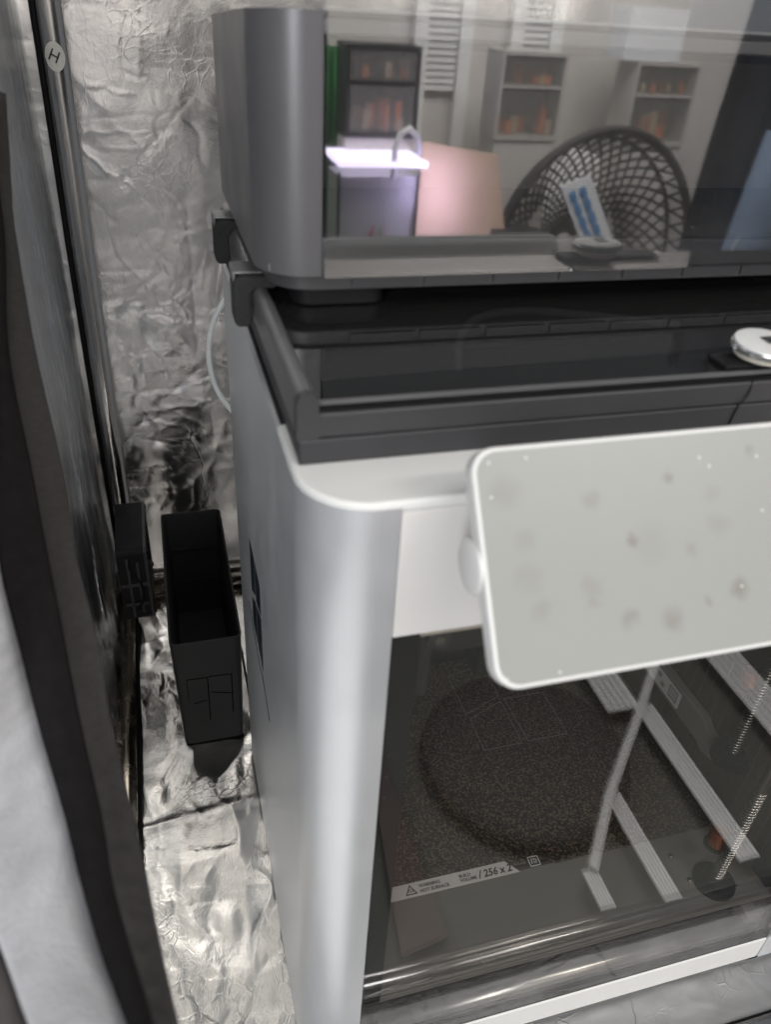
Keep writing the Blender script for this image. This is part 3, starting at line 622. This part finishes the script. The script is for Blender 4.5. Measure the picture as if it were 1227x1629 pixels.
bev(obj('lower_bezel', *merge(([(28.4, 115.4, 503.5), (372, 115.4, 503.5), (372, 121, 503.5), (28.4, 121, 503.5), (28.4, 115.4, 519.5), (372, 115.4, 512.5), (372, 122, 512.5), (28.4, 122, 519.5)], [(0, 1, 2, 3), (4, 5, 6, 7), (0, 1, 5, 4), (1, 2, 6, 5), (2, 3, 7, 6), (3, 0, 4, 7)])), 'box_grey', bx), .8, 2)
obj('interior', *merge(box(30, 372, 262, 264, 506, 586), box(7, 372, 122.5, 262, 504, 507), box(370, 372, 122, 262, 507, 586)), 'box_inside', bx)
bs = bev(obj('base', *prism([(372, 117.5), (372, 276), (8, 276)] + arc(26, 137, 19, 180, 268, 8), 496.2, 503.2), 'dark_plastic', bx), .8, 2)
for k in range(10): obj('base_pocket', *box(42 + k * 33, 72 + k * 33, 116.6, 117.4, 498.0, 502.4), 'riser_low', bs)
bev(obj('foot', *prism(rrect(18, 60, 124, 268, 8, 5), 487.5, 496), 'black', bx), .8, 2)
bev(obj('foot', *prism(rrect(320, 362, 124, 268, 8, 5), 487.5, 496), 'black', bx), .8, 2)
bev(obj('underside', *box(62, 318, 150, 268, 489.5, 496), 'black', bx), 1.0, 2)
pn = obj('clear_front', *box(28.8, 372, 111.6, 114.2, 503.6, 660), 'pane', bx)
# feed tube looped in the gap between box and lid
obj('feed_tube', *tube(spline([(84, 88, 470), (88, 100, 478), (102, 116, 481.6), (130, 122, 481.8), (165, 112, 481), (200, 100, 480)], 8), 1.8, 10), 'tube_white', pr, True)

# white tube looping out behind the printer
tag(obj('tube_loop', *tube(spline([(9, 306, 432), (1, 308, 425), (-7, 310, 408), (-10.6, 310, 388), (-8.2, 310, 366), (-.6, 308, 350), (10, 305, 336)], 8), 1.9, 12), 'tube_white', None, True, base=(-5, 308, 390)), 'thin white plastic tube looping out behind the printer side', 'tube')

# ------------------------------------------------------------------ puck on the lid
pk = thing('lid_puck', (197, 39, 487.3), 'round white puck with silver ring on the lid glass edge', 'puck')
bev(obj('base_plate', *box(176, 235, 33.4, 46, 487.4, 489.2), 'black', pk), .5, 2)
obj('stand', *lathe([(10.5, 0), (11.5, .8), (11.5, 3.2)], (197.5, 40, 489.3), (0, 0, 1), 36), 'cream', pk, True, sharp=40)
obj('ring', *lathe([(13.0, 0), (13.6, .5), (13.6, 2.2), (13.0, 2.8)], (197.5, 40, 492.6), (-.02, -.06, 1), 40), 'puck_ring', pk, True, sharp=40)
obj('cap', *lathe([(12.8, 0), (12.6, .6), (10, .9)], (197.4, 39.8, 495.4), (-.02, -.06, 1), 40), 'puck_white', pk, True, sharp=40)
obj('printed_mark', *merge(*[box(196 + a, 199 + a, 38.5 + b, 41.4 + b, 496.7, 496.9) for a, b in ((0, -2), (3.4, -2), (0, 1.4), (3.4, 1.4))]), 'print_dark', pk)

# ------------------------------------------------------------------ the room seen mirrored in the clear front
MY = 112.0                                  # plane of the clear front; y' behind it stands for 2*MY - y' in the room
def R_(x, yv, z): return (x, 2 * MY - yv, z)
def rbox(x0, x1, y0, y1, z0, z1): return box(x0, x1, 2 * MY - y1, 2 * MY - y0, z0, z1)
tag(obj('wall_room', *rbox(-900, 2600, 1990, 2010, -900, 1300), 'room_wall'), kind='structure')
tag(obj('floor_reflector', *box(-1300, 20, -1300, -90, -720, -700), 'white_paint'), kind='structure')  # added pale slab, placed to reflect light into the silver corner
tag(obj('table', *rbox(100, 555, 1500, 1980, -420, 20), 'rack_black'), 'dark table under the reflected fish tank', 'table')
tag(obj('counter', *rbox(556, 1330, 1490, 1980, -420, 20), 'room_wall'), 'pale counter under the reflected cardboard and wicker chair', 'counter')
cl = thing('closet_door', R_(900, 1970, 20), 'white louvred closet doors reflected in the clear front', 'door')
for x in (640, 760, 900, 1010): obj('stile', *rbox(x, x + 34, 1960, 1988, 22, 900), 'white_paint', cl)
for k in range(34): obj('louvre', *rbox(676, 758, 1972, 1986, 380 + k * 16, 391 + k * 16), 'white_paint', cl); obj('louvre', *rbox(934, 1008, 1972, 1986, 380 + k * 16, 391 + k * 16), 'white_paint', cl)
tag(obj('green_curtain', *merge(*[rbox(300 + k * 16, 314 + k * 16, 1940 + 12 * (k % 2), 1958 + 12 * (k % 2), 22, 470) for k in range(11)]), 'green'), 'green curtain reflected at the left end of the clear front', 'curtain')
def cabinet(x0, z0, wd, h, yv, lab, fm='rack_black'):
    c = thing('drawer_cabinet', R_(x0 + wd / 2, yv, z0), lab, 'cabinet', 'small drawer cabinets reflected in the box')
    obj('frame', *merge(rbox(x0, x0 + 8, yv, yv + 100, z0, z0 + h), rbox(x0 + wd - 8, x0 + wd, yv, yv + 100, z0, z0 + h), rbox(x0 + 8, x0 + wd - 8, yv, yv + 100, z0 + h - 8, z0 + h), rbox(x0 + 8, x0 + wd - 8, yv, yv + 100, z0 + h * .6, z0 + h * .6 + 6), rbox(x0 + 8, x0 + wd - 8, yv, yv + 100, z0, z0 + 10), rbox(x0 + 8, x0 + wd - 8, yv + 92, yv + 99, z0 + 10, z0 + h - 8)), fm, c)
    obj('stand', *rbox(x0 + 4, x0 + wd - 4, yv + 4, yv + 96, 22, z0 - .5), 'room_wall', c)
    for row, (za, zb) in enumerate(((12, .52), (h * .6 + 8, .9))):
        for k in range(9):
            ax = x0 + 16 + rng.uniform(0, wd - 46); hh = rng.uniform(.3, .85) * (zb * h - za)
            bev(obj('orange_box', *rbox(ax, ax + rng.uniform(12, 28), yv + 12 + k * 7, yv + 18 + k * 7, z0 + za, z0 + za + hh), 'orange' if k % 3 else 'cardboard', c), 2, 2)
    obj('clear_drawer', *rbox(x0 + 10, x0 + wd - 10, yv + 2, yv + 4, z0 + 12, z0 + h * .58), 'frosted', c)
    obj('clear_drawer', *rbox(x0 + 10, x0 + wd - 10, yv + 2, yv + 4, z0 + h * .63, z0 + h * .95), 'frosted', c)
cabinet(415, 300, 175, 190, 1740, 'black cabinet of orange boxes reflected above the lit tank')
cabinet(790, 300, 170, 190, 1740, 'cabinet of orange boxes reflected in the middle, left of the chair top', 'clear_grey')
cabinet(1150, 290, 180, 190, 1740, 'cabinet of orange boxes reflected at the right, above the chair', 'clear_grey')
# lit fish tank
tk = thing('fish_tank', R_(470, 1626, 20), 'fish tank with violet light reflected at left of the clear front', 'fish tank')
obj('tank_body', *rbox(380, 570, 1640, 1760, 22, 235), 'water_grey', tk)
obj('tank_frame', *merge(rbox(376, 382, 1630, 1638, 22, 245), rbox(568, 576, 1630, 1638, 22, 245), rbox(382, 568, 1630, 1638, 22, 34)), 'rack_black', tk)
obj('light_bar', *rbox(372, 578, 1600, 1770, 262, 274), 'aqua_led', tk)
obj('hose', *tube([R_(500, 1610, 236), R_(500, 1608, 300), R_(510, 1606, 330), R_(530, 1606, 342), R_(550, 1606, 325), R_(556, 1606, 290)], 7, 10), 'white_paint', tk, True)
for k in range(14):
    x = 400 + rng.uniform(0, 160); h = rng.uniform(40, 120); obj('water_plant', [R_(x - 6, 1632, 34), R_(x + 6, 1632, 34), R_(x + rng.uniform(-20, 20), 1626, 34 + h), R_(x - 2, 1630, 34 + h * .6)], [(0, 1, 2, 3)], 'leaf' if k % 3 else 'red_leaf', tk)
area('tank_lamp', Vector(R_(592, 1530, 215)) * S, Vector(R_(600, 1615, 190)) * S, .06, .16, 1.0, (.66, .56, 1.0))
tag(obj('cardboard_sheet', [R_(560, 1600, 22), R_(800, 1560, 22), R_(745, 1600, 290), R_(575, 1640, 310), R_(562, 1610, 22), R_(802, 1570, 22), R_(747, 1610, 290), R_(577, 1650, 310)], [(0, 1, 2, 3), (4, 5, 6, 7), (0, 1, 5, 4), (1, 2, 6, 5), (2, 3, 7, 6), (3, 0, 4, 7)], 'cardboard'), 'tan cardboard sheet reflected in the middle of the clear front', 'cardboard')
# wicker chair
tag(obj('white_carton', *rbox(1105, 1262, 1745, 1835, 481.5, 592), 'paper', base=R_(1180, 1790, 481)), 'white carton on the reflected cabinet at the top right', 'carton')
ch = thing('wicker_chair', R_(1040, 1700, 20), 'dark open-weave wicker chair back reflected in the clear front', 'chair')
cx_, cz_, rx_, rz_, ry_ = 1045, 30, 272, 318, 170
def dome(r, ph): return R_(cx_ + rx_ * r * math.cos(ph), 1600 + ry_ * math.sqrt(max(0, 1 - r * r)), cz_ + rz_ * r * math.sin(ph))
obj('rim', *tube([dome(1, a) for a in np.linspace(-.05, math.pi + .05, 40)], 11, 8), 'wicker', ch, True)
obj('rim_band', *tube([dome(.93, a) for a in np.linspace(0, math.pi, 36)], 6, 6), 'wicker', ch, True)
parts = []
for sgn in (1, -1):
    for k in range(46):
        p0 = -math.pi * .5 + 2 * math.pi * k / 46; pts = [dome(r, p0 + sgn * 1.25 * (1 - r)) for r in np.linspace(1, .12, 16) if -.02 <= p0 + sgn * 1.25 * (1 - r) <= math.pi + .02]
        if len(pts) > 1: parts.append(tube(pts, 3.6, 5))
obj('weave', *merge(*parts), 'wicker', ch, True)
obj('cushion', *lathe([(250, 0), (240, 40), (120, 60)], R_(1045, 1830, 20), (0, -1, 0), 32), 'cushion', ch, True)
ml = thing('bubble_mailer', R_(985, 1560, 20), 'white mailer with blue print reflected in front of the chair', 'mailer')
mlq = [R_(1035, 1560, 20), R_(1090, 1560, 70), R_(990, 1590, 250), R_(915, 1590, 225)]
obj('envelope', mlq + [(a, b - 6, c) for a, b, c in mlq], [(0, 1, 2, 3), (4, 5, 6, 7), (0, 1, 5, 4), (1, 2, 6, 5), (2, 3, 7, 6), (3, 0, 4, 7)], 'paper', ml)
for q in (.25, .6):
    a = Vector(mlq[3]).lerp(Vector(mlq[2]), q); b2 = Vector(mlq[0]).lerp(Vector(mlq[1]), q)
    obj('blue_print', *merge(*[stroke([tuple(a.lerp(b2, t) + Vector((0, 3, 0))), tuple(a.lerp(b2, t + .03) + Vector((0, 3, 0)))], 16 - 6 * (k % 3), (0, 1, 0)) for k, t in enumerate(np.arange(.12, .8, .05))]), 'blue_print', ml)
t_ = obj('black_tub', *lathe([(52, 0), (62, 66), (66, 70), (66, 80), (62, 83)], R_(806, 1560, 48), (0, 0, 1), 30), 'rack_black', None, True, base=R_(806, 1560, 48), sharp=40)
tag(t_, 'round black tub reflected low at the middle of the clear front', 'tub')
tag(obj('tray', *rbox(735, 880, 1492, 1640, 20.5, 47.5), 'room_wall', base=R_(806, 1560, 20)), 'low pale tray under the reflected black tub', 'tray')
# dark cloth at the right, added in place of the person behind the camera
hc = thing('person_stand_in', R_(1100, 1150, -200), 'dark blue cloth in place of the person reflected at the right end of the clear front', 'clothes')
vs, fs = [], []
for i in range(41):
    for k in range(2):
        for z in (-250, 100, 400, 700, 1000):
            x = 905 + i * 14 - (z - 250) * .0; vs.append(R_(x + .05 * (z - 200), 1060 + 22 * math.sin(i * .9) + 10 * math.sin(i * 2.3 + z * .004) + k * 8, z))
for i in range(40):
    for k in range(2):
        for z in range(4):
            a = (i * 2 + k) * 5 + z; b = ((i + 1) * 2 + k) * 5 + z; fs.append((a, a + 1, b + 1, b))
obj('garment', vs, fs, 'navy', hc, True)
obj('denim_leg', *tube([R_(985, 1010, -250), R_(1000, 1010, 150), R_(1030, 1010, 430)], 46, 16), 'denim', hc, True)
for (xa, xb, yy) in ((1020, 955, 1000), (1050, 975, 1005), (1062, 985, 990)):
    obj('fold_glint', *tube(spline([R_(xa + 30, yy, 640), R_(xa, yy, 470), R_(xb + 30, yy - 5, 330), R_(xb, yy, 190), R_(xb - 20, yy, 0)], 5), 1.6, 6), 'white_paint', hc, True)  # white tubes put in for bright glints on plastic folds
# white slatted frame below, mirrored in the glass door
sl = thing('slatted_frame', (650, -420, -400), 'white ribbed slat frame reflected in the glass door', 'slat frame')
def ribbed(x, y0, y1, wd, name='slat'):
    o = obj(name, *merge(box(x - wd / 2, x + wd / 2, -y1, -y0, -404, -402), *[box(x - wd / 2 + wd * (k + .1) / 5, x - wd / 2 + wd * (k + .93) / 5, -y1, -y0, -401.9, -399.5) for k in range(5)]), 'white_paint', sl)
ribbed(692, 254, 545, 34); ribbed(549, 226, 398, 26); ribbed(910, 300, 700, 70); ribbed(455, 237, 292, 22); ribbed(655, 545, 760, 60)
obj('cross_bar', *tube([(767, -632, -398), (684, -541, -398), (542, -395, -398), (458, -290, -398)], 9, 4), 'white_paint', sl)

# floor things mirrored in the glass door; sheet and disc added for its veil
tag(obj('reflector', *box(20, 1150, -950, -120, -440, -432), 'reflector', base=(585, -535, -440)), 'grey-green rug added for a pale veil low in the glass door', 'reflector')
tag(obj('round_blocker', *lathe([(150, -20), (165, -14), (168, 0), (160, 10), (120, 14)], (452, -505, -412), (0, 0, 1), 48), 'blocker', None, True, base=(452, -505, -398)), 'round dark stool added to cut a disc from the glass door veil', 'blocker')
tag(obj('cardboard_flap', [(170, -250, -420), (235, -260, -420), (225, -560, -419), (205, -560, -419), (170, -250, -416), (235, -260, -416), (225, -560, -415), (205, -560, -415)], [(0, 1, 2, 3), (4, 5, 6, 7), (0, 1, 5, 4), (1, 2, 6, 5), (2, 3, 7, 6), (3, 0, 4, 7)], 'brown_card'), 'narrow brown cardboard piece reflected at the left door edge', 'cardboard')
